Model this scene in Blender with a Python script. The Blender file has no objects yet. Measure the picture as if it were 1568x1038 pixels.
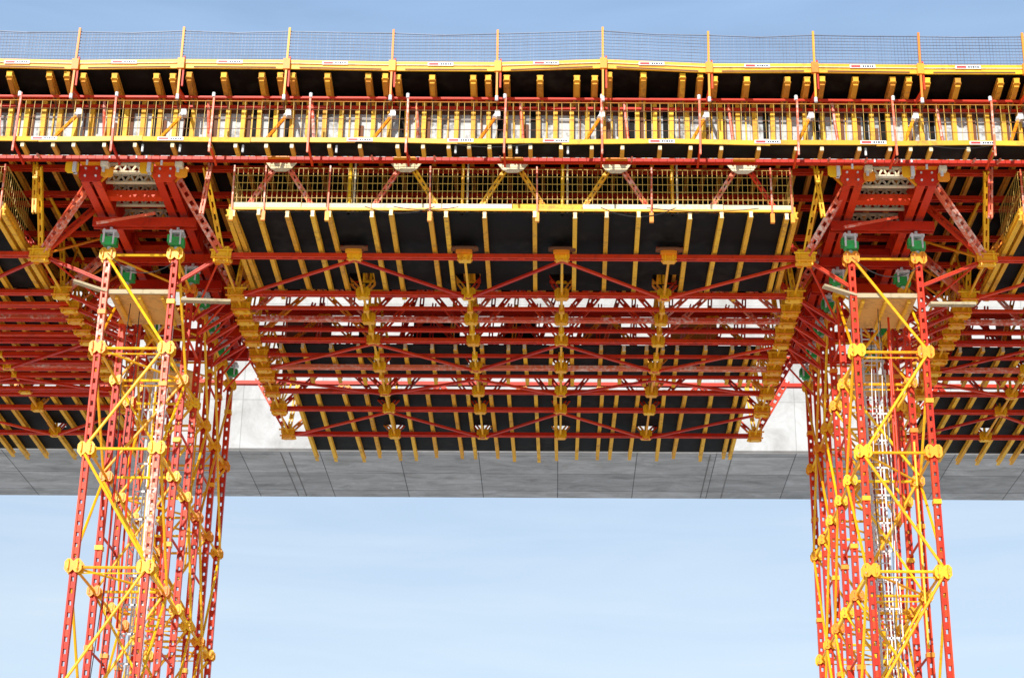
import bpy, math, random
from mathutils import Vector, Matrix
random.seed(7)
EYE = 1.6   # camera height above ground; heights below are given above eye level

# ------------------------------------------------------------------ materials
def newmat(name):
    m = bpy.data.materials.new(name); m.use_nodes = True
    nt = m.node_tree
    return m, nt, nt.nodes['Principled BSDF']
def paint(name, c1, c2, dirt=(0.10,0.06,0.035), dirt_amt=0.35, rough=0.45, scale=1.3, spec=0.4, fine=9.0):
    m, nt, bs = newmat(name); N = nt.nodes; L = nt.links
    geo = N.new('ShaderNodeNewGeometry'); tc = N.new('ShaderNodeTexCoord')
    mix = N.new('ShaderNodeMix'); mix.data_type='RGBA'
    mix.inputs[6].default_value=(*c1,1); mix.inputs[7].default_value=(*c2,1)
    L.new(geo.outputs['Random Per Island'], mix.inputs[0])
    n1 = N.new('ShaderNodeTexNoise'); n1.inputs['Scale'].default_value=fine; n1.inputs['Detail'].default_value=6
    n2 = N.new('ShaderNodeTexNoise'); n2.inputs['Scale'].default_value=scale; n2.inputs['Detail'].default_value=4
    L.new(tc.outputs['Object'], n1.inputs['Vector']); L.new(tc.outputs['Object'], n2.inputs['Vector'])
    mul = N.new('ShaderNodeMath'); mul.operation='MULTIPLY'
    L.new(n1.outputs[0], mul.inputs[0]); L.new(n2.outputs[0], mul.inputs[1])
    mr = N.new('ShaderNodeMapRange'); mr.inputs['From Min'].default_value=0.24; mr.inputs['From Max'].default_value=0.42
    mr.inputs['To Max'].default_value=dirt_amt
    L.new(mul.outputs[0], mr.inputs['Value'])
    mx = N.new('ShaderNodeMix'); mx.data_type='RGBA'
    L.new(mr.outputs[0], mx.inputs[0]); L.new(mix.outputs[2], mx.inputs[6]); mx.inputs[7].default_value=(*dirt,1)
    L.new(mx.outputs[2], bs.inputs['Base Color'])
    bs.inputs['Roughness'].default_value=rough
    bs.inputs['Specular IOR Level'].default_value=spec
    return m
M = {}
M['red']    = paint('red_steel_paint',(0.52,0.016,0.004),(0.78,0.058,0.008),dirt=(0.24,0.022,0.012),dirt_amt=.45,spec=.25)
M['redpale']= paint('worn_sunlit_red_steel',(0.70,0.07,0.025),(0.82,0.19,0.08),dirt=(0.88,0.76,0.66),dirt_amt=0.85)  # pale wear; in the slot the paleness is sunlight put into the colour
M['yellow'] = paint('yellow_steel_paint',(0.88,0.38,0.006),(0.98,0.58,0.012),dirt=(0.58,0.17,0.01),dirt_amt=.5)
M['orange'] = paint('orange_steel_paint',(0.84,0.22,0.008),(0.94,0.40,0.012),dirt=(0.35,0.10,0.02))
M['joist']  = paint('yellow_timber_joist',(0.74,0.35,0.012),(0.92,0.54,0.03),dirt=(0.30,0.13,0.03),dirt_amt=0.65,rough=0.6)
M['joistor']= paint('orange_timber_joist',(0.60,0.23,0.02),(0.82,0.40,0.03),dirt=(0.26,0.10,0.03),dirt_amt=0.6,rough=0.6)
M['black']  = paint('film_faced_plywood',(0.003,0.0027,0.0025),(0.0055,0.005,0.0045),dirt=(0.03,0.026,0.022),dirt_amt=0.6,rough=0.6,scale=.5,fine=2.5,spec=.12)
M['cream']  = paint('pale_timber_edge',(0.78,0.68,0.42),(0.86,0.80,0.60),dirt=(0.45,0.33,0.15),dirt_amt=0.6,rough=0.7)
M['ply']    = paint('bare_plywood',(0.66,0.35,0.08),(0.76,0.45,0.13),dirt=(0.35,0.2,0.08),dirt_amt=0.6,rough=0.7)
M['plank']  = paint('weathered_plank',(0.42,0.33,0.20),(0.5,0.42,0.27),dirt=(0.2,0.14,0.08),dirt_amt=0.7,rough=0.8)
M['panel']  = paint('pale_form_panel',(0.46,0.50,0.53),(0.70,0.72,0.73),dirt=(0.18,0.17,0.16),dirt_amt=1.0,rough=0.6)
M['zinc']   = paint('galvanised_steel',(0.60,0.61,0.62),(0.80,0.81,0.82),dirt=(0.3,0.28,0.25),rough=0.4)
M['wire']   = paint('mesh_wire',(0.12,0.16,0.25),(0.20,0.25,0.36),rough=0.5)
M['rail']   = paint('brass_coloured_mesh',(0.50,0.30,0.04),(0.72,0.48,0.10),rough=0.5)
M['green']  = paint('green_jack_paint',(0.02,0.34,0.06),(0.03,0.48,0.10),rough=0.45)
M['brown']  = paint('rusty_plate',(0.14,0.05,0.02),(0.22,0.08,0.03),rough=0.7)
M['white']  = paint('white_sign_face',(0.8,0.8,0.8),(0.8,0.8,0.8),dirt_amt=0.15)
M['signred']= paint('sign_red',(0.6,0.02,0.02),(0.6,0.02,0.02))
M['ink']    = paint('sign_ink',(0.03,0.03,0.04),(0.03,0.03,0.04))
M['cable']  = paint('black_cable',(0.015,0.015,0.017),(0.03,0.03,0.035))
M['joint']  = paint('concrete_joint',(0.20,0.195,0.19),(0.25,0.245,0.24),rough=.9)

def concrete(name, lo, hi, jx, jy, axes, dk=.42, stain=.55):
    m, nt, bs = newmat(name); N=nt.nodes; L=nt.links
    tc=N.new('ShaderNodeTexCoord'); sp=N.new('ShaderNodeSeparateXYZ'); cb=N.new('ShaderNodeCombineXYZ')
    L.new(tc.outputs['Object'], sp.inputs[0])
    L.new(sp.outputs[axes[0]], cb.inputs[0]); L.new(sp.outputs[axes[1]], cb.inputs[1])
    br=N.new('ShaderNodeTexBrick'); br.offset=0.0; br.inputs['Scale'].default_value=1
    br.inputs['Brick Width'].default_value=jx; br.inputs['Row Height'].default_value=jy
    br.inputs['Mortar Size'].default_value=0.03; br.inputs['Mortar Smooth'].default_value=0.5
    br.inputs['Color1'].default_value=(*lo,1); br.inputs['Color2'].default_value=(*hi,1)
    br.inputs['Mortar'].default_value=(lo[0]*dk,lo[1]*dk,lo[2]*dk,1)
    L.new(cb.outputs[0], br.inputs['Vector'])
    mp=N.new('ShaderNodeMapping'); mp.inputs['Scale'].default_value=(0.5,1.3,.5)
    L.new(tc.outputs['Object'], mp.inputs['Vector'])
    n=N.new('ShaderNodeTexNoise'); n.inputs['Scale'].default_value=1.1; n.inputs['Detail'].default_value=11; n.inputs['Roughness'].default_value=0.74; n.inputs['Distortion'].default_value=.6
    L.new(mp.outputs[0], n.inputs['Vector'])
    cr=N.new('ShaderNodeValToRGB'); cr.color_ramp.elements[0].position=0.30; cr.color_ramp.elements[0].color=(stain,stain*.98,stain*.94,1)
    cr.color_ramp.elements[1].position=0.64; cr.color_ramp.elements[1].color=(1.18,1.18,1.18,1)
    L.new(n.outputs[0], cr.inputs[0])
    mx=N.new('ShaderNodeMix'); mx.data_type='RGBA'; mx.blend_type='MULTIPLY'; mx.inputs[0].default_value=1
    L.new(br.outputs['Color'], mx.inputs[6]); L.new(cr.outputs[0], mx.inputs[7])
    L.new(mx.outputs[2], bs.inputs['Base Color']); bs.inputs['Roughness'].default_value=0.85
    bp=N.new('ShaderNodeBump'); bp.inputs['Strength'].default_value=0.2; L.new(n.outputs[0], bp.inputs['Height']); L.new(bp.outputs[0], bs.inputs['Normal'])
    return m
M['conc_side']=concrete('concrete_side',(0.44,0.445,0.45),(0.50,0.505,0.51),3.6,2.4,(0,2),.8,.72)
M['conc_soff']=concrete('concrete_soffit',(0.38,0.39,0.40),(0.52,0.53,0.54),3.6,2.6,(0,1))

# ------------------------------------------------------------------ builder
class B:
    def __init__(s): s.v=[]; s.f=[]; s.m=[]; s.mats=[]
    def mi(s,k):
        if k not in s.mats: s.mats.append(k)
        return s.mats.index(k)
    def hexa(s,P,k):
        b=len(s.v); s.v+= [tuple(p) for p in P]; i=s.mi(k)
        for q in ((0,3,2,1),(4,5,6,7),(0,1,5,4),(1,2,6,5),(2,3,7,6),(3,0,4,7)):
            s.f.append(tuple(b+j for j in q)); s.m.append(i)
    def box(s,x0,x1,y0,y1,z0,z1,k):
        s.hexa([(x0,y0,z0),(x1,y0,z0),(x1,y1,z0),(x0,y1,z0),(x0,y0,z1),(x1,y0,z1),(x1,y1,z1),(x0,y1,z1)],k)
    def frame(s,p0,p1,up):
        d=(p1-p0).normalized(); u=Vector(up)
        if abs(d.dot(u))>0.95: u=Vector((0,1,0)) if abs(d.y)<.9 else Vector((1,0,0))
        a=d.cross(u).normalized(); b=a.cross(d).normalized()
        return d,a,b
    def beam(s,p0,p1,w,h,k,up=(0,0,1)):
        p0=Vector(p0);p1=Vector(p1); d,a,b=s.frame(p0,p1,up); a=a*(w/2); b=b*(h/2)
        s.hexa([p0-a-b,p0+a-b,p1+a-b,p1-a-b,p0-a+b,p0+a+b,p1+a+b,p1-a+b],k)
    def tube(s,p0,p1,r,k,n=7):
        p0=Vector(p0);p1=Vector(p1); d,a,b=s.frame(p0,p1,(0,0,1)); base=len(s.v); i=s.mi(k)
        for p in (p0,p1):
            for j in range(n):
                t=2*math.pi*j/n; s.v.append(tuple(p+a*(r*math.cos(t))+b*(r*math.sin(t))))
        for j in range(n):
            q=(j+1)%n; s.f.append((base+j,base+q,base+n+q,base+n+j)); s.m.append(i)
        s.f.append(tuple(base+j for j in reversed(range(n)))); s.m.append(i)
        s.f.append(tuple(base+n+j for j in range(n))); s.m.append(i)
    def sag(s,p0,p1,dip,r,k,n=8):
        p0=Vector(p0);p1=Vector(p1); prev=p0
        for j in range(1,n+1):
            t=j/n; p=p0.lerp(p1,t)-Vector((0,0,dip*4*t*(1-t))); s.tube(prev,p,r,k,5); prev=p
    def poly(s,c,ax,pts,t,k):
        c=Vector(c); o=[(1,2),(0,2),(0,1)][ax]; base=len(s.v); i=s.mi(k); n=len(pts)
        for sg in (-.5,.5):
            for a,b in pts:
                q=[0,0,0]; q[ax]=sg*t; q[o[0]]=a; q[o[1]]=b
                s.v.append(tuple(c+Vector(q)))
        s.f.append(tuple(base+j for j in range(n))); s.m.append(i)
        s.f.append(tuple(base+n+j for j in reversed(range(n)))); s.m.append(i)
        for j in range(n):
            q=(j+1)%n; s.f.append((base+q,base+j,base+n+j,base+n+q)); s.m.append(i)
    def octo(s,c,ax,ra,rb,t,k,ch=0.38):
        a,b=ra,rb
        s.poly(c,ax,[(-a,-b*(1-ch)),(-a*(1-ch),-b),(a*(1-ch),-b),(a,-b*(1-ch)),(a,b*(1-ch)),(a*(1-ch),b),(-a*(1-ch),b),(-a,b*(1-ch))],t,k)
    def fly(s,c,ax,a,b,t,k):
        # butterfly coupling plate: two lobes joined by a narrower waist
        s.poly(c,ax,[(-a,-b*.55),(-a*.7,-b),(-a*.3,-b),(0,-b*.6),(a*.3,-b),(a*.7,-b),(a,-b*.55),(a,b*.55),(a*.7,b),(a*.3,b),(0,b*.6),(-a*.3,b),(-a*.7,b),(-a,b*.55)],t,k)
    def twin(s,p0,p1,w,h,k,t=0.05,bat=0.3,frac=0.55,up=(0,0,1)):
        p0=Vector(p0);p1=Vector(p1); d,a,b=s.frame(p0,p1,up); off=a*(w/2-t/2)
        s.beam(p0+off,p1+off,t,h,k,up); s.beam(p0-off,p1-off,t,h,k,up)
        Lg=(p1-p0).length; n=max(1,int(Lg/bat))
        for j in range(n):
            c=p0+d*((j+.5)*Lg/n); e=d*(bat*frac/2)
            s.beam(c-e,c+e,w-2*t,h*0.7,k,up)
    def ibeam(s,p0,p1,w,h,k):
        p0=Vector(p0);p1=Vector(p1); z=Vector((0,0,h/2-.02))
        s.beam(p0+z,p1+z,w,.04,k); s.beam(p0-z,p1-z,w,.04,k)
        s.beam(p0,p1,w*.45,h-.08,k)
    def make(s,name,loc=(0,0,0)):
        me=bpy.data.meshes.new(name); me.from_pydata(s.v,[],s.f)
        for k in s.mats: me.materials.append(M[k])
        me.polygons.foreach_set('material_index',s.m); me.update()
        ob=bpy.data.objects.new(name,me); bpy.context.scene.collection.objects.link(ob)
        ob.location=(loc[0],loc[1],loc[2]+EYE)
        return ob, me
def inst(name,me,loc):
    ob=bpy.data.objects.new(name,me); bpy.context.scene.collection.objects.link(ob)
    ob.location=(loc[0],loc[1],loc[2]+EYE); return ob

PER=22.8; XT=[-35.6,-12.8,10.0,32.8]; XB=[-24.2,-1.4,21.4]
XL,XR=-46,46

# ------------------------------------------------------------------ shoring tower (local x about tower centre)
FY=[52.0,54.6,56.6,58.6,60.6,62.6]
LV=[25.0,21.9,18.7,15.1,11.6,8.2,4.8,1.4]
def node(b,x,y,z,k='yellow',s=1.0):
    b.fly((x,y-.14,z),1,.27*s,.22*s,.03,k); b.fly((x,y+.14,z),1,.27*s,.22*s,.03,k)
    b.fly((x-.13,y,z),0,.25*s,.2*s,.03,k); b.fly((x+.13,y,z),0,.25*s,.2*s,.03,k)
    for sx in (-.16,.16):
        for sz in (-.1,.1):
            b.tube((x+sx*s,y-.185,z+sz*s),(x+sx*s,y-.155,z+sz*s),.028,'redpale',6)
def tower(seed):
    R=random.Random(seed); b=B(); W=1.03
    for fi,y in enumerate(FY):
        s_=.92 if fi==0 else .75
        for sx in (-1,1):
            x=sx*W
            kk='redpale' if (fi==0 and (seed==14 or sx<0 and seed!=17)) else 'red'
            zs=[25.0]+LV[1:]+[-1.2]
            for j in range(len(zs)-1):
                k2='redpale' if (kk=='redpale' and R.random()<.6 and j<3) else 'red'
                b.twin((x,y,zs[j]),(x,y,zs[j+1]),.20,.17,k2,t=.055,bat=.32,frac=.62,up=(0,1,0))
            b.box(x-.35,x+.35,y-.35,y+.35,-1.55,-1.2,'brown')
            for z in LV: node(b,x,y,z+R.uniform(-.03,.03),k='yellow' if R.random()<.75 else 'orange',s=s_)
            for j in range(len(LV)-1):
                z=(LV[j]+LV[j+1])/2+R.uniform(-.5,.5)
                if R.random()<.5: b.box(x-.12,x+.12,y-.12,y+.12,z-.07,z+.07,'orange' if R.random()<.6 else 'yellow')
            b.tube((x,y,25.0),(x,y,25.45),.07,'zinc')
            b.octo((x,y-.06,25.42),1,.2,.14,.26,'green'); b.box(x-.28,x-.1,y-.14,y+.12,25.42,25.66,'green')
            b.box(x+.1,x+.24,y-.16,y+.1,25.30,25.54,'green')
            b.tube((x-.16,y-.2,25.35),(x-.16,y-.2,25.8),.035,'zinc'); b.tube((x+.14,y-.2,25.3),(x+.14,y-.2,25.78),.03,'zinc')
            b.box(x-.22,x+.22,y-.2,y+.2,25.70,25.78,'zinc'); b.tube((x,y,25.7),(x,y,25.95),.05,'zinc')
        fl=R.choice([1,-1])
        for j,z in enumerate(LV):
            b.tube((-W,y-.02,z),(W,y-.02,z),.045,'yellow')
            if j%2: b.tube((-W,y+.03,z-.16),(W,y+.03,z-.16),.022,'yellow',5)
            if j<len(LV)-1:
                s=fl*(1 if j%2 else -1)
                b.tube((-W*s*R.uniform(.93,1.06),y-.1,z-R.uniform(.02,.2)),(W*s*R.uniform(.93,1.06),y-.1,LV[j+1]+R.uniform(.02,.2)),.046,'yellow')
                if fi in(1,4): b.tube((W*s,y+.1,z-.08),(-W*s,y+.1,LV[j+1]+.08),.04,'yellow')
        b.twin((-1.6,y,26.1),(1.6,y,26.1),.26,.30,'red',t=.06,bat=.5,frac=.6)
    for fi in range(len(FY)-1):
        y0,y1=FY[fi],FY[fi+1]
        for sx in(-1,1):
            fl=R.choice([1,-1])
            for j,z in enumerate(LV):
                b.tube((sx*W,y0,z),(sx*W,y1,z),.042,'yellow')
                if j<len(LV)-1 and fi!=1:
                    a,c=(y0,y1) if fl*(1 if j%2 else -1)>0 else (y1,y0)
                    b.tube((sx*(W+.1),a,z-.08),(sx*(W+.1),c,LV[j+1]+.08),.043,'yellow')
                if j<len(LV)-1 and fi in(1,3):
                    zz=(z+LV[j+1])/2; b.tube((sx*W,y0,zz),(sx*W,y1,zz),.04,'red')
        for j in range(0,len(LV),1):
            if R.random()<.6: b.tube((-W,y0,LV[j]),(W,y1,LV[j]),.036,'yellow')
    for i in range(9):
        x=R.uniform(-.8,.8); y=R.uniform(52.6,62); z0=R.uniform(8,20)
        b.tube((x,y,z0),(x+R.uniform(-.25,.25),y,z0+R.uniform(4,8)),.035,R.choice(['red','zinc','yellow']))
    # hanging cables and hoses
    for i in range(3):
        x=R.uniform(-.7,.7); y=52.2+R.uniform(0,3); z=24.0; px,py=x,y
        while z>1:
            nx=px+R.uniform(-.06,.06); ny=py+R.uniform(-.05,.05); b.tube((px,py,z),(nx,ny,z-1.1),.014,R.choice(['cable','cable','zinc']),5); px,py=nx,ny; z-=1.1
    b.sag((-W,51.85,25.0),(W,51.85,24.7),.5,.016,'cable')
    lx,ly=.05,55.9
    for s in(-.22,.22): b.tube((lx+s,ly,-1.5),(lx+s,ly,24.8),.03,'zinc')
    z=-1.2
    while z<24.6:
        b.tube((lx-.22,ly,z),(lx+.22,ly,z),.02,'zinc',5); z+=.3
    z=5
    while z<23:
        for (p,q) in (((-.35,0),(-.35,-.6)),((-.35,-.6),(.35,-.6)),((.35,-.6),(.35,0))):
            b.beam((lx+p[0],ly+p[1],z),(lx+q[0],ly+q[1],z),.02,.06,'zinc')
        z+=.9
    for px in(-.35,0,.35): b.beam((lx+px,ly-.6,5),(lx+px,ly-.6,22.7),.04,.02,'zinc')
    b.box(-.92,.92,52.15,54.4,23.74,23.80,'ply'); b.beam((-1.0,52.06,23.80),(1.0,52.06,23.80),.06,.14,'plank')
    for x in(-.7,0,.7): b.beam((x,52.2,23.68),(x,54.3,23.68),.09,.1,'joist')
    b.box(-.92,.92,56.7,58.5,23.04,23.10,'ply')
    b.box(-.9,.9,54.8,56.5,12.1,12.16,'ply'); b.beam((-1,54.74,12.15),(.3,54.74,12.15),.05,.2,'ply')
    dz=R.uniform(-.15,.15)
    b.beam((-1.95,51.8,23.92+dz),(-.95,52.0,23.76),.22,.07,'plank'); b.beam((1.3,52.1,23.55),(2.75,52.4,23.75-dz),.22,.08,'plank')
    # heavy twin red girders running across the bridge on the head beams
    zg=26.42
    for x in(-1.22,1.0):
        for dx in(-.17,.17):
            b.box(x+dx-.015,x+dx+.015,49.75,63.2,zg,zg+.6,'red')
            for z in(zg-.05,zg+.6): b.box(x+dx-.12,x+dx+.12,49.75,63.2,z,z+.05,'red')
        y=50.0
        while y<63:
            b.box(x-.3,x+.3,y,y+.05,zg+.01,zg+.59,'red'); y+=.9
        b.octo((x,49.72,zg+.3),1,.36,.38,.04,'red')
        for sx in(-.16,.16):
            for sz in(-.2,.05,.25): b.tube((x+sx,49.66,zg+.3+sz),(x+sx,49.70,zg+.3+sz),.035,'zinc',6)
        b.box(x-.30,x+.30,49.4,49.74,zg+.45,zg+.62,'orange'); b.box(x-.50,x-.40,49.45,49.7,zg+.15,zg+.65,'zinc')
        b.tube((x+.42,49.5,zg+.15),(x+.42,49.5,zg+.7),.045,'zinc'); b.tube((x-.05,49.35,zg+.3),(x-.05,49.35,zg+.8),.035,'zinc')
        b.box(x+.34,x+.56,49.4,49.62,zg+.3,zg+.48,'cream'); b.octo((x-.55,49.6,zg+.35),1,.2,.2,.05,'yellow'); b.octo((x+.5,49.66,zg+.2),1,.18,.16,.05,'orange')
        for s in(-1,1): b.beam((x+s*.25,49.9,zg+.05),(x+s*.62,49.95,zg+.5),.1,.12,'orange',(0,1,0))
    for i,y in enumerate((49.95,50.6,51.3,52.1,53.0)):
        zc=zg+.36; o=R.uniform(-.06,.06)
        b.beam((-.95+o,y,zc+.27),(.75+o,y,zc+.27),.12,.05,'cream'); b.beam((-.95+o,y,zc),(.75+o,y,zc),.12,.05,'cream')
        for j in range(6):
            xx=-.93+o+j*.28; b.beam((xx,y,zc+.02),(xx+.14,y,zc+.25),.06,.05,'cream',(0,1,0)); b.beam((xx+.14,y,zc+.25),(xx+.28,y,zc+.02),.06,.05,'cream',(0,1,0))
    for y in(51.0,52.9,54.8,57,60): b.beam((-1.0,y,zg+.12),(.8,y,zg+.12),.3,.22,'red')
    b.beam((-1.3,51.2,25.7),(.4,51.5,26.2),.05,.08,'redpale')
    for x in(-.6,.2,.5): b.tube((x,49.3,26.9),(x,49.3,27.5),.03,'zinc')
    return b
for i,x in enumerate(XT): tower(11+i*3).make('shoring_tower',(x,0,0))

# ------------------------------------------------------------------ truss girder span (local x about bay centre)
CH=[52.3,55.1,56.2,57.1,58.0,58.9,60.2,61.3,62.1,63.6,65.4,68.1]
MINOR={56.2,58.0,60.2,62.1}
def nodesx(H): return [-H,-4.9,-1.5,1.5,4.8,H]
def span(seed,H):
    NX=nodesx(H); MX=[-(H+4.9)/2,-3.2,0,3.1,(H+4.8)/2]
    R=random.Random(seed); b=B()
    zb,zt=25.15,27.25
    for ci,y in enumerate(CH):
        gap=55.2<y<60.5; minor=y in MINOR
        kc='redpale' if (y in(57.1,61.3)) else 'red'  # paler chords: sunlit look painted in
        b.twin((NX[0],y,zb),(NX[-1],y,zb),.22 if not minor else .12,.13 if not minor else .1,kc,t=.07 if not minor else .04,bat=.5,frac=.4)
        if not minor:
            b.twin((-11.4,y,zt),(11.4,y,zt),.2,.14,'red',t=.06,bat=.6,frac=.5)
            for j in range(5):
                k=R.choice(['red','redpale','orange','redpale']) if gap else R.choice(['red','red','orange'])  # pale webs in the gap imitate sun falling through it
                b.twin((NX[j],y,zb),(MX[j],y,zt),.16,.12,k,t=.045,bat=.35,frac=.5,up=(0,1,0)); b.twin((MX[j],y,zt),(NX[j+1],y,zb),.16,.12,k,t=.045,bat=.35,frac=.5,up=(0,1,0))
        for j,x in enumerate(NX):
            if j in(0,5): continue
            if minor:
                b.box(x-.09,x+.09,y-.09,y+.09,zb-.14,zb+.12,'yellow'); continue
            b.tube((x,y,zb),(x,y,zt),.05,'yellow')
            b.octo((x,y,zb-.13),2,.19,.14,.04,'yellow'); b.fly((x,y-.13,zb+.02),1,.23,.17,.03,'yellow'); b.fly((x,y+.13,zb+.02),1,.23,.17,.03,'orange')
            b.tube((x-.12,y-.17,zb-.2),(x-.12,y-.17,zb+.18),.028,'yellow'); b.tube((x+.12,y-.17,zb-.2),(x+.12,y-.17,zb+.18),.028,'yellow')
            b.tube((x-.24,y-.05,zb-.12),(x+.24,y-.05,zb-.12),.03,'orange')
            if gap:
                b.fly((x,y-.1,zt-.15),1,.26,.17,.03,'yellow'); b.fly((x,y-.12,(zb+zt)/2+R.uniform(-.2,.2)),1,.2,.14,.03,'yellow')
        for s in(-1,1):
            x=s*H
            k='redpale' if ci in(0,1) else 'red'
            yt=y if ci else 50.1; zz=zt+.2 if ci else 27.05
            if not minor:
                b.twin((x,y,zb),(s*10.35,yt,zz),.24,.16,k,t=.06,bat=.3,frac=.55,up=(0,1,0))
                b.twin((x,y,zb+.1),(s*(H-.25) if ci else s*(H+.3),yt,zt if ci else 27.05),.16,.12,'yellow',t=.05,bat=.4,frac=.5,up=(0,1,0))
                if ci==0: b.twin((x,y,zb),(s*10.35,y,zt+.2),.2,.14,'red',t=.06,bat=.3,frac=.55,up=(0,1,0))
            if ci<6: b.twin((x,y,zb),(s*10.35,y,24.2),.1,.1,'red',t=.04,bat=.5,frac=.5,up=(0,1,0))
            q=1.0 if ci%2==0 else .8
            b.fly((x,y-.16,zb),1,.31*q,.24*q,.03,'yellow'); b.fly((x,y+.16,zb),1,.31*q,.24*q,.03,'orange')
            b.octo((x-s*.02,y,zb-.18),2,.28,.14,.04,'yellow'); b.octo((x+s*.26,y,zb+.2),0,.16,.2,.04,'orange')
            b.tube((x-.2,y-.2,zb-.3),(x-.2,y-.2,zb+.22),.035,'yellow'); b.tube((x+.2,y-.2,zb-.3),(x+.2,y-.2,zb+.22),.035,'yellow')
            b.tube((x-.35,y-.22,zb+.1),(x+.35,y-.22,zb+.1),.032,'yellow'); b.tube((x-.3,y-.24,zb-.16),(x+.3,y-.24,zb-.16),.032,'orange')
    # frames behind the deck edge closing the slot between the platforms
    for j in range(5):
        for (ya,k) in((61.6,'orange'),(62.8,'red')):
            for t in(.2,.5,.8):
                xm=NX[j]+(NX[j+1]-NX[j])*t+R.uniform(-.2,.2)
                b.twin((xm-.25,ya,25.6),(xm+R.choice([-.1,.55]),ya,28.3),.16,.1,R.choice([k,'redpale','red']),t=.05,bat=.4,frac=.5,up=(0,1,0))
    for z in(26.4,27.3,28.0): b.twin((-10.5,62.8,z),(10.5,62.8,z),.14,.14,'red',t=.05,bat=.6,frac=.5)
    for (x0,x1) in ((-8.6,-6.9),(-5.9,-5.3),(-3.9,-2.2),(-.6,.6),(2.3,3.7),(5.5,7.2)):
        x0*=H/9; x1*=H/9
        b.box(x0,x1,63.0,63.04,25.6,28.0,R.choice(['brown','joistor','black']))
    if seed==40:
        y=55.9
        while y<64: b.twin((-H,y,zb-.05),(H,y,zb-.05),.16,.11,'red',t=.05,bat=.6,frac=.4); y+=.62
    for x in NX:
        b.tube((x,CH[0],zb-.03),(x,CH[-1]+.2,zb-.03),.042,'yellow'); b.tube((x,CH[0],zt),(x,CH[-1],zt),.05,'yellow')
    def zig(y0,y1,fl):
        for j in range(5):
            a,c=(y1,y0) if (j%2==0)^fl else (y0,y1)
            b.beam((NX[j],a,zb-.12),(NX[j+1],c,zb-.12),.10,.07,'red')
    zig(CH[0],CH[1],False); zig(58.9,61.3,False); zig(65.4,68.1,False); zig(62.1,63.6,True)
    for s in (-1,1):
        for a,c in zip(CH[:-1],CH[1:]):
            b.tube((s*H,a,zb),(s*H,c,zt),.035,'yellow')
            if c<62:
                b.tube((s*H,a,zb),(s*10.35,c,zt+.2),.04,'orange'); b.tube((s*H,a,zb+.1),(s*10.35,c,24.2),.035,'red')
    zv=27.17
    for j,x in enumerate(MX):
        y=49.92
        k=['redpale','redpale','yellow','yellow','redpale'][j]
        k2=['redpale','yellow','yellow','redpale','red'][j]
        b.twin((x-.12,y,zv-.1),(x-1.05,y+.2,25.6),.15,.09,k,t=.05,bat=.25,frac=.5,up=(0,1,0))
        b.twin((x+.12,y,zv-.1),(x+1.05,y+.2,25.6),.15,.09,k2,t=.05,bat=.25,frac=.5,up=(0,1,0))
        b.poly((x,y-.14,zv-.18),1,[(-.32,-.14),(-.15,-.24),(.15,-.24),(.32,-.14),(.52,.13),(-.52,.13)],.04,'cream')
        b.poly((x,49.3,26.98),1,[(-.34,-.08),(.34,-.08),(.26,.08),(-.26,.08)],.16,'orange')
        for q in(-.3,-.15,.15,.3): b.tube((x+q,y-.24,zv-.12),(x+q,y-.16,zv-.12),.03,'brown',6)
    for x in NX[1:5]:
        b.tube((x,50.1,25.5),(x,50.1,27.2),.05,'yellow'); b.tube((x+.15,50.1,25.5),(x+.15,50.1,27.2),.03,'cream')
        b.octo((x,52.0,25.28),2,.42,.16,.05,'brown'); b.octo((x-.02,52.05,25.22),2,.25,.1,.1,'orange')
    b.twin((-H-.3,50.15,25.5),(-H-.15,50.15,27.2),.14,.1,'redpale',up=(0,1,0)); b.twin((H+.3,50.15,25.5),(H+.15,50.15,27.2),.14,.1,'yellow',up=(0,1,0))
    return b
HS=[8.2,9.0,8.2]
for i,x in enumerate(XB): span(i+40,HS[i]).make('steel_truss_girder',(x,0,0))

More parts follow.
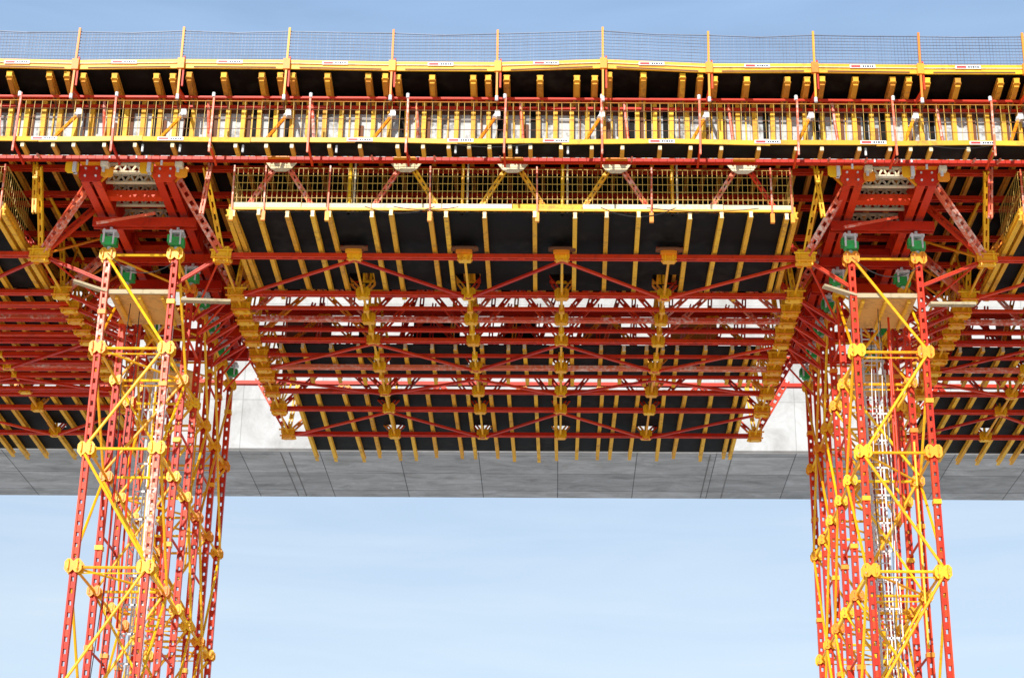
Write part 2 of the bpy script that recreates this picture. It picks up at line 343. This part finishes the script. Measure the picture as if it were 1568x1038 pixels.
# ------------------------------------------------------------------ suspended work platform
def platform(seed,H):
    NX=nodesx(H)
    R=random.Random(seed); b=B(); X0,X1=-H+.6,H-.6
    strips=[(50.0,55.5),(60.1,63.1),(64.4,70.9)]
    if seed==70: strips=[(50.0,55.5),(55.9,63.6),(64.4,70.9)]
    for si,(y0,y1) in enumerate(strips):
        g=.4 if si==0 else .3
        cut=[(y1-1.25,y1-.45),(y0+1.3,y0+1.8),(y0+3.6,y0+4.1)][si]
        b.box(X0,X1,y0,cut[0],25.50,25.53,'black'); b.box(X0,X1,cut[1],y1,25.50,25.53,'black')
        xa=X0
        for n in NX[1:5]:
            b.box(xa,n-g,cut[0],cut[1],25.50,25.53,'black'); xa=n+g
        b.box(xa,X1,cut[0],cut[1],25.50,25.53,'black')
        base=[-8.25,-7.5,-6.65,-5.95,-5.4,-4.2,-3.6,-2.45,-1.95,-.8,.65,1.9,2.85,3.75,5.3,6.25,7.1,8.2] if si==0 else None
        if base is None:
            base=[]; xx=X0+.15
            while xx<X1: base.append(xx); xx+=R.choice([.55,.7,.8,.95])
            base.append(X1-.1)
        for xx in base:
            xx*=(H-.6)/8.4 if si==0 else 1
            e0=R.uniform(.1,.28); e1=R.uniform(.2,.85) if si==2 else R.uniform(0,.3)
            xx+=R.uniform(-.04,.04)
            b.ibeam((xx,y0-e0,25.37),(xx+R.uniform(-.09,.09),y1+e1,25.37),.13,.2,'joist')
            b.box(xx-.05,xx+.05,y0-e0-.02,y0-e0,25.27,25.47,'cream')
    for s in(-1,1): b.ibeam((s*(X1+.05),49.9,25.42),(s*(X1+.05),55.6,25.42),.14,.22,'joist'); b.box(s*(X1+.02)-.04,s*(X1+.02)+.04,50,55.4,25.55,25.75,'joist')
    b.box(X0-.05,X1+.05,49.93,49.98,25.55,25.62,'yellow')
    x=X0
    while x<X1-.1:
        L=min(2.1,X1-x); b.box(x+.01,x+L-.01,49.935,49.975,25.625,25.78+R.uniform(-.01,.01),R.choice(['cream','cream','joist'])); x+=2.1
    x=X0
    while x<X1+.01:
        b.beam((x,49.96,25.8),(x+R.uniform(-.015,.015),49.96,26.95),.014,.014,'rail'); x+=.15
    for z in(25.95,26.2,26.45,26.7,26.95): b.beam((X0,49.95,z),(X1,49.95,z),.015,.015,'rail')
    for s in(-1,1):
        y=50.0
        while y<52.5: b.beam((s*X1,y,25.6),(s*X1,y,26.95),.014,.014,'rail'); y+=.2
        for z in(26.2,26.95): b.beam((s*X1,49.95,z),(s*X1,52.5,z),.03,.03,'rail')
    for x in(X0+.05,X0+1.0,-5.5,-2.45,.75,4.15,X1-.65,X1-.05):
        b.beam((x,49.88,25.25),(x+R.uniform(-.03,.03),49.88,27.0),.045,.05,'redpale'); b.box(x-.06,x+.06,49.82,49.92,25.15,25.45,'orange')
    for i in range(4):
        xa=R.uniform(X0+.5,X1-4); b.sag((xa,49.8,25.6),(xa+R.uniform(1.5,3.5),49.8,25.6),R.uniform(.1,.35),.013,'cable')
    return b
for i,x in enumerate(XB): platform(i+70,HS[i]).make('suspended_work_platform',(x,0,0))

# ------------------------------------------------------------------ bridge formwork (deck, web wall, soffit)
b=B(); R=random.Random(3)
b.box(XL,XR,50.0,60.2,27.72,27.76,'black')
x=XL
while x<XR:
    b.ibeam((x,49.75,27.60),(x+R.uniform(-.05,.05),60.2+R.uniform(0,.5),27.60),.12,.2,'joistor'); x+=R.choice([.5,.55,.62])
for y in(50.9,53.3,56.2,59.2): b.twin((XL,y,27.42),(XR,y,27.42),.22,.13,'red',t=.07,bat=.8,frac=.3)
b.box(XL,XR,49.62,49.66,27.15,29.2,'panel')
b.box(XL,XR,49.66,49.70,27.15,29.2,'black')
x=XL; i=0
while x<XR:
    b.beam((x,49.50,27.08),(x+R.uniform(-.02,.02),49.50,29.05),.13,.18,'joist',(0,1,0))
    if i%2: b.beam((x+.25,49.58,27.1),(x+.25,49.58,29.0),.04,.06,'joist' if i%3 else 'brown',(0,1,0))
    if R.random()<.4: b.box(x+.08,x+.2,49.58,49.61,27.4,R.uniform(28.2,28.9),'brown')
    if R.random()<.25: b.box(x+.26,x+.42,49.585,49.615,R.uniform(27.2,28),28.9,'black')
    x+=.5+R.uniform(-.03,.03); i+=1
b.box(XL,XR,49.60,49.612,28.62,29.1,'brown')
for z in(27.5,28.72): b.twin((XL,49.36,z),(XR,49.36,z),.08,.07,'redpale' if z<28 else 'red',t=.03,bat=.8,frac=.3)
b.box(XL,XR,60.75,60.8,27.8,29.4,'black')
PX=[-14.42+3.14*k for k in range(-10,20)]
hz=[R.uniform(-.05,.06) for _ in PX]
hz[15]=.10; hz[14]=-.02; hz[16]=-.03
for a in range(len(PX)-1):
    xa,xb=PX[a],PX[a+1]; za,zb_=hz[a],hz[a+1]
    b.hexa([(xa,48.25,29.32+za),(xb,48.25,29.32+zb_),(xb,49.6,29.12),(xa,49.6,29.12),(xa,48.25,29.36+za),(xb,48.25,29.36+zb_),(xb,49.6,29.16),(xa,49.6,29.16)],'black')
    b.hexa([(xa,49.6,29.12),(xb,49.6,29.12),(xb,61,29.3),(xa,61,29.3),(xa,49.6,29.16),(xb,49.6,29.16),(xb,61,29.34),(xa,61,29.34)],'black')
    b.beam((xa+.02,48.2,29.40+za),(xb-.02,48.2,29.40+zb_),.05,.16,'yellow')
    b.beam((xa+.01,48.17,29.55+za),(xb-.01,48.17,29.55+zb_),.04,.12,'yellow')
    b.beam((xa,48.16,29.49+za),(xb,48.16,29.49+zb_),.06,.02,'cream')
    b.beam((xa+.4,48.12,29.33+za),(xb-.3,48.12,29.33+zb_),.02,.04,'brown')
    for q,w in((.22,.2),(1.21,.2),(2.42,.2),(2.9,.2)):
        xx=xa+q+R.uniform(-.07,.07)
        b.ibeam((xx,48.30,29.16+za),(xx,49.5,28.95),w,.2,'joistor'); b.beam((xx,48.27,29.16+za),(xx,48.30,29.16+za),w*.8,.17,'joist')
        b.beam((xx,48.35,29.02+za),(xx,48.95,28.86),w*.7,.08,'joistor')
        b.beam((xx,49.05,28.95),(xx,49.4,28.65),.05,.05,'brown')
b.make('bridge_formwork')

# catwalk
b=B(); R=random.Random(5)
b.box(XL,XR,48.35,49.15,26.93,26.97,'black')
b.twin((XL,49.35,28.98),(XR,49.35,28.98),.14,.1,'red'); b.beam((XL,48.9,28.78),(XR,48.9,28.78),.06,.06,'red')
x=XL
while x<XR:
    b.beam((x,48.4,26.86),(x,48.95,26.86),.12,.12,'joistor'); b.box(x-.05,x+.05,48.36,48.40,26.78,26.91,'cream')
    if R.random()<.4: b.tube((x+.2,48.5,26.7),(x+.2,48.5,27.0),.035,'zinc')
    if R.random()<.3: b.beam((x+.3,48.9,26.8),(x+.3,49.3,26.9),.05,.08,'redpale')
    if R.random()<.12: b.sag((x,48.3,26.92),(x+R.uniform(.8,2.5),48.3,26.92),R.uniform(.05,.2),.012,'cable')
    x+=R.choice([.6,.75,.9,1.1])
x=XL
while x<XR:
    L=3.1+R.uniform(-.1,.1); dz=R.uniform(-.03,.03)
    b.beam((x+.01,48.3,27.0+dz),(x+L-.01,48.3,27.0-dz),.04,.15,R.choice(['yellow','yellow','joist'])); x+=L
b.twin((XL,49.38,26.93),(XR,49.38,26.93),.16,.13,'red',t=.06,bat=.7,frac=.4)
x=XL
while x<XR:
    b.beam((x,48.28,27.05),(x+R.uniform(-.02,.02),48.28,28.28),.012,.012,'rail'); x+=.24
for z in(27.35,27.7,28.0,28.28): b.beam((XL,48.27,z),(XR,48.27,z),.013 if z<28.2 else .025,.013,'brown' if z<28.2 else 'joistor')
for k in range(-11,20):
    x=-13.1+2.87*k
    b.beam((x,48.22,26.55),(x+R.uniform(-.03,.05),48.22,28.5),.055,.06,'redpale'); b.beam((x,48.22,26.85),(x,49.4,26.76),.06,.08,'red')
    b.tube((x,48.2,28.38),(x,48.2,28.52),.05,'zinc')
for k in range(-11,20):
    x=-14.9+3.14*k
    b.tube((x-.1,48.55,27.05),(x+.45,49.25,28.4),.055,'orange'); b.tube((x+.38,49.12,28.25),(x+.48,49.28,28.5),.075,'zinc')
    b.box(x+.40,x+.56,49.1,49.3,28.3,28.5,'zinc'); b.tube((x+1.3,49.3,27.1),(x+1.15,49.3,28.9),.045,'redpale')
b.make('access_catwalk')

# mesh guardrail on the deck edge
b=B(); R=random.Random(6)
for a in range(len(PX)-1):
    xa,xb=PX[a],PX[a+1]; za,zb_=hz[a],hz[a+1]
    n=32; sag=R.uniform(.0,.07)
    for j in range(n):
        t=j/n; xx=xa+(xb-xa)*t; z=za+(zb_-za)*t
        b.beam((xx,48.2,29.58+z),(xx,48.2,30.62+z-sag*math.sin(math.pi*t)),.017,.017,'wire')
    for j in range(9):
        h=29.68+.105*j
        b.beam((xa,48.19,h+za),(xb,48.19,h+zb_),.016,.016,'wire')
    m=(xa+xb)/2; mz=(za+zb_)/2-sag
    b.beam((xa,48.19,30.62+za),(m,48.19,30.62+mz),.028,.028,'wire'); b.beam((m,48.19,30.62+mz),(xb,48.19,30.62+zb_),.028,.028,'wire')
    b.beam((xa,48.12,28.35),(xa+R.uniform(-.02,.05),48.12,30.7+za),.06,.07,'orange'); b.beam((xa+.10,48.13,28.7),(xa+.10,48.13,29.7+za),.05,.05,'red')
    b.box(xa-.08,xa+.12,48.04,48.16,29.25+za,29.6+za,'orange'); b.tube((xa,48.1,28.25),(xa,48.1,28.4),.05,'zinc')
    b.beam((xa,48.12,28.6),(xa,49.3,28.85),.07,.1,'red')
b.make('mesh_guardrail')

# sign boards
b=B()
b.box(-.38,.38,-.012,0,-.055,.055,'white'); b.box(-.34,-.06,-.016,-.0125,-.035,.035,'signred')
xx=.0
for w in(.05,.04,.06,.04,.05): b.box(xx,xx+w,-.016,-.0125,-.03,.03,'ink'); xx+=w+.02
ob,me=b.make('sign_board',(PX[9]+1.4,48.14,29.50))
for a in list(range(5,9))+list(range(10,22)): inst('sign_board',me,(PX[a]+1.45,48.135,29.52+(hz[a]+hz[a+1])/2))
for x in(-15.1,-11.4,-5.85,-2.9,-.1,3.0,6.1,9.2,12.4,15.6,-18): inst('sign_board',me,(x,48.27,27.0))

# ------------------------------------------------------------------ finished concrete bridge behind
b=B(); A,Z=-160,160
Y0,Y1,ZS=80.0,86.9,28.85
def quad(P,k):
    i=len(b.v); b.v+=P; b.f.append((i,i+1,i+2,i+3)); b.m.append(b.mi(k))
prof=[((Y0,ZS),(Y0,37.2),'conc_side'),((Y0,37.2),(78.6,37.5),'conc_soff'),((78.6,37.5),(78.6,38.0),'conc_side'),((78.6,38.0),(90.3,38.0),'conc_side'),
      ((90.3,38.0),(90.3,37.5),'conc_side'),((90.3,37.5),(Y1,37.2),'conc_soff'),((Y1,37.2),(Y1,ZS),'conc_side'),((Y1,ZS),(Y0+.12,ZS-.1),'conc_soff'),((Y0+.12,ZS-.1),(Y0,ZS),'conc_side')]
for (p,q,k) in prof:
    quad([(A,p[0],p[1]),(Z,p[0],p[1]),(Z,q[0],q[1]),(A,q[0],q[1])],k)
def soff(y): return ZS-.1+.1*(y-Y0-.12)/(Y1-Y0-.12)
for x in(-12.6,-12.2,6.9,7.9,-33,30):
    b.hexa([(x,Y0+.3,soff(Y0+.3)-.012),(x+.05,Y0+.3,soff(Y0+.3)-.012),(x+.05,Y1-.1,soff(Y1-.1)-.012),(x,Y1-.1,soff(Y1-.1)-.012),
            (x,Y0+.3,soff(Y0+.3)+.05),(x+.05,Y0+.3,soff(Y0+.3)+.05),(x+.05,Y1-.1,soff(Y1-.1)+.05),(x,Y1-.1,soff(Y1-.1)+.05)],'joint')
for xp in(-75,75):
    b.box(xp-2,xp+2,81,86,-1.6,ZS-.12,'conc_side'); b.box(xp-3.5,xp+3.5,79.5,87.5,-1.6,-1.0,'conc_side')
b.make('concrete_box_girder_bridge')

# ------------------------------------------------------------------ ground
m,nt,bs=newmat('pale_gravel_ground'); n=nt.nodes.new('ShaderNodeTexNoise'); n.inputs['Scale'].default_value=.35; n.inputs['Detail'].default_value=10
tc=nt.nodes.new('ShaderNodeTexCoord'); nt.links.new(tc.outputs['Object'],n.inputs['Vector'])
cr=nt.nodes.new('ShaderNodeValToRGB'); cr.color_ramp.elements[0].position=.35; cr.color_ramp.elements[0].color=(.48,.45,.40,1)
cr.color_ramp.elements[1].position=.65; cr.color_ramp.elements[1].color=(.68,.64,.58,1)
nt.links.new(n.outputs[0],cr.inputs[0]); nt.links.new(cr.outputs[0],bs.inputs['Base Color']); bs.inputs['Roughness'].default_value=.95
me=bpy.data.meshes.new('ground'); S=3000; me.from_pydata([(-S,-S,0),(S,-S,0),(S,S,0),(-S,S,0)],[],[(0,1,2,3)]); me.materials.append(m)
g=bpy.data.objects.new('ground',me); bpy.context.scene.collection.objects.link(g)

# ------------------------------------------------------------------ light, sky, camera
EL=math.radians(27); AZ=math.radians(-14)
sd=Vector((math.sin(AZ)*math.cos(EL),-math.cos(AZ)*math.cos(EL),math.sin(EL)))
ld=bpy.data.lights.new('sun','SUN'); ld.energy=5.0; ld.angle=math.radians(.5); ld.color=(1,.95,.86)
lo=bpy.data.objects.new('sun',ld); bpy.context.scene.collection.objects.link(lo)
lo.rotation_euler=sd.to_track_quat('Z','Y').to_euler()
w=bpy.data.worlds.new('World'); bpy.context.scene.world=w; w.use_nodes=True; nt=w.node_tree; N=nt.nodes; L=nt.links
bg=N['Background']; sky=N.new('ShaderNodeTexSky'); sky.sky_type='NISHITA'; sky.sun_disc=False
sky.sun_elevation=EL; sky.sun_rotation=math.atan2(sd.x,sd.y); sky.air_density=1.0; sky.dust_density=.6; sky.ozone_density=1.5
tc=N.new('ShaderNodeTexCoord'); mp=N.new('ShaderNodeMapping'); mp.inputs['Scale'].default_value=(1.6,1.6,14); mp.inputs['Rotation'].default_value=(0,.06,0)
L.new(tc.outputs['Generated'],mp.inputs[0])
n=N.new('ShaderNodeTexNoise'); n.inputs['Scale'].default_value=2.4; n.inputs['Detail'].default_value=8; n.inputs['Roughness'].default_value=.55; n.inputs['Distortion'].default_value=.5
L.new(mp.outputs[0],n.inputs['Vector'])
mr=N.new('ShaderNodeMapRange'); mr.inputs['From Min'].default_value=.42; mr.inputs['From Max'].default_value=.78; mr.inputs['To Min'].default_value=.62; mr.inputs['To Max'].default_value=.88
L.new(n.outputs[0],mr.inputs['Value'])
# thin high haze: whiter toward the horizon
sp=N.new('ShaderNodeSeparateXYZ'); L.new(tc.outputs['Generated'],sp.inputs[0])
hr=N.new('ShaderNodeMapRange'); hr.inputs['From Min'].default_value=.20; hr.inputs['From Max'].default_value=.56
L.new(sp.outputs[2],hr.inputs['Value'])
hz_=N.new('ShaderNodeMix'); hz_.data_type='RGBA'; L.new(hr.outputs[0],hz_.inputs[0])
hz_.inputs[6].default_value=(5.3,6.1,6.7,1); hz_.inputs[7].default_value=(2.7,4.1,6.3,1)
mx=N.new('ShaderNodeMix'); mx.data_type='RGBA'; L.new(mr.outputs[0],mx.inputs[0]); L.new(sky.outputs[0],mx.inputs[6]); L.new(hz_.outputs[2],mx.inputs[7])
L.new(mx.outputs[2],bg.inputs['Color']); bg.inputs['Strength'].default_value=.15

cd=bpy.data.cameras.new('camera'); cam=bpy.data.objects.new('camera',cd); bpy.context.scene.collection.objects.link(cam)
cd.sensor_width=36; cd.lens=65.98; cd.shift_x=-.0453; cd.clip_end=6000
cam.matrix_world=Matrix.Translation((0,0,EYE))@Matrix.Rotation(math.radians(113.2),4,'X')@Matrix.Rotation(math.radians(.3),4,'Z')
sc=bpy.context.scene; sc.camera=cam
sc.view_settings.view_transform='Standard'; sc.view_settings.look='None'; sc.view_settings.exposure=0
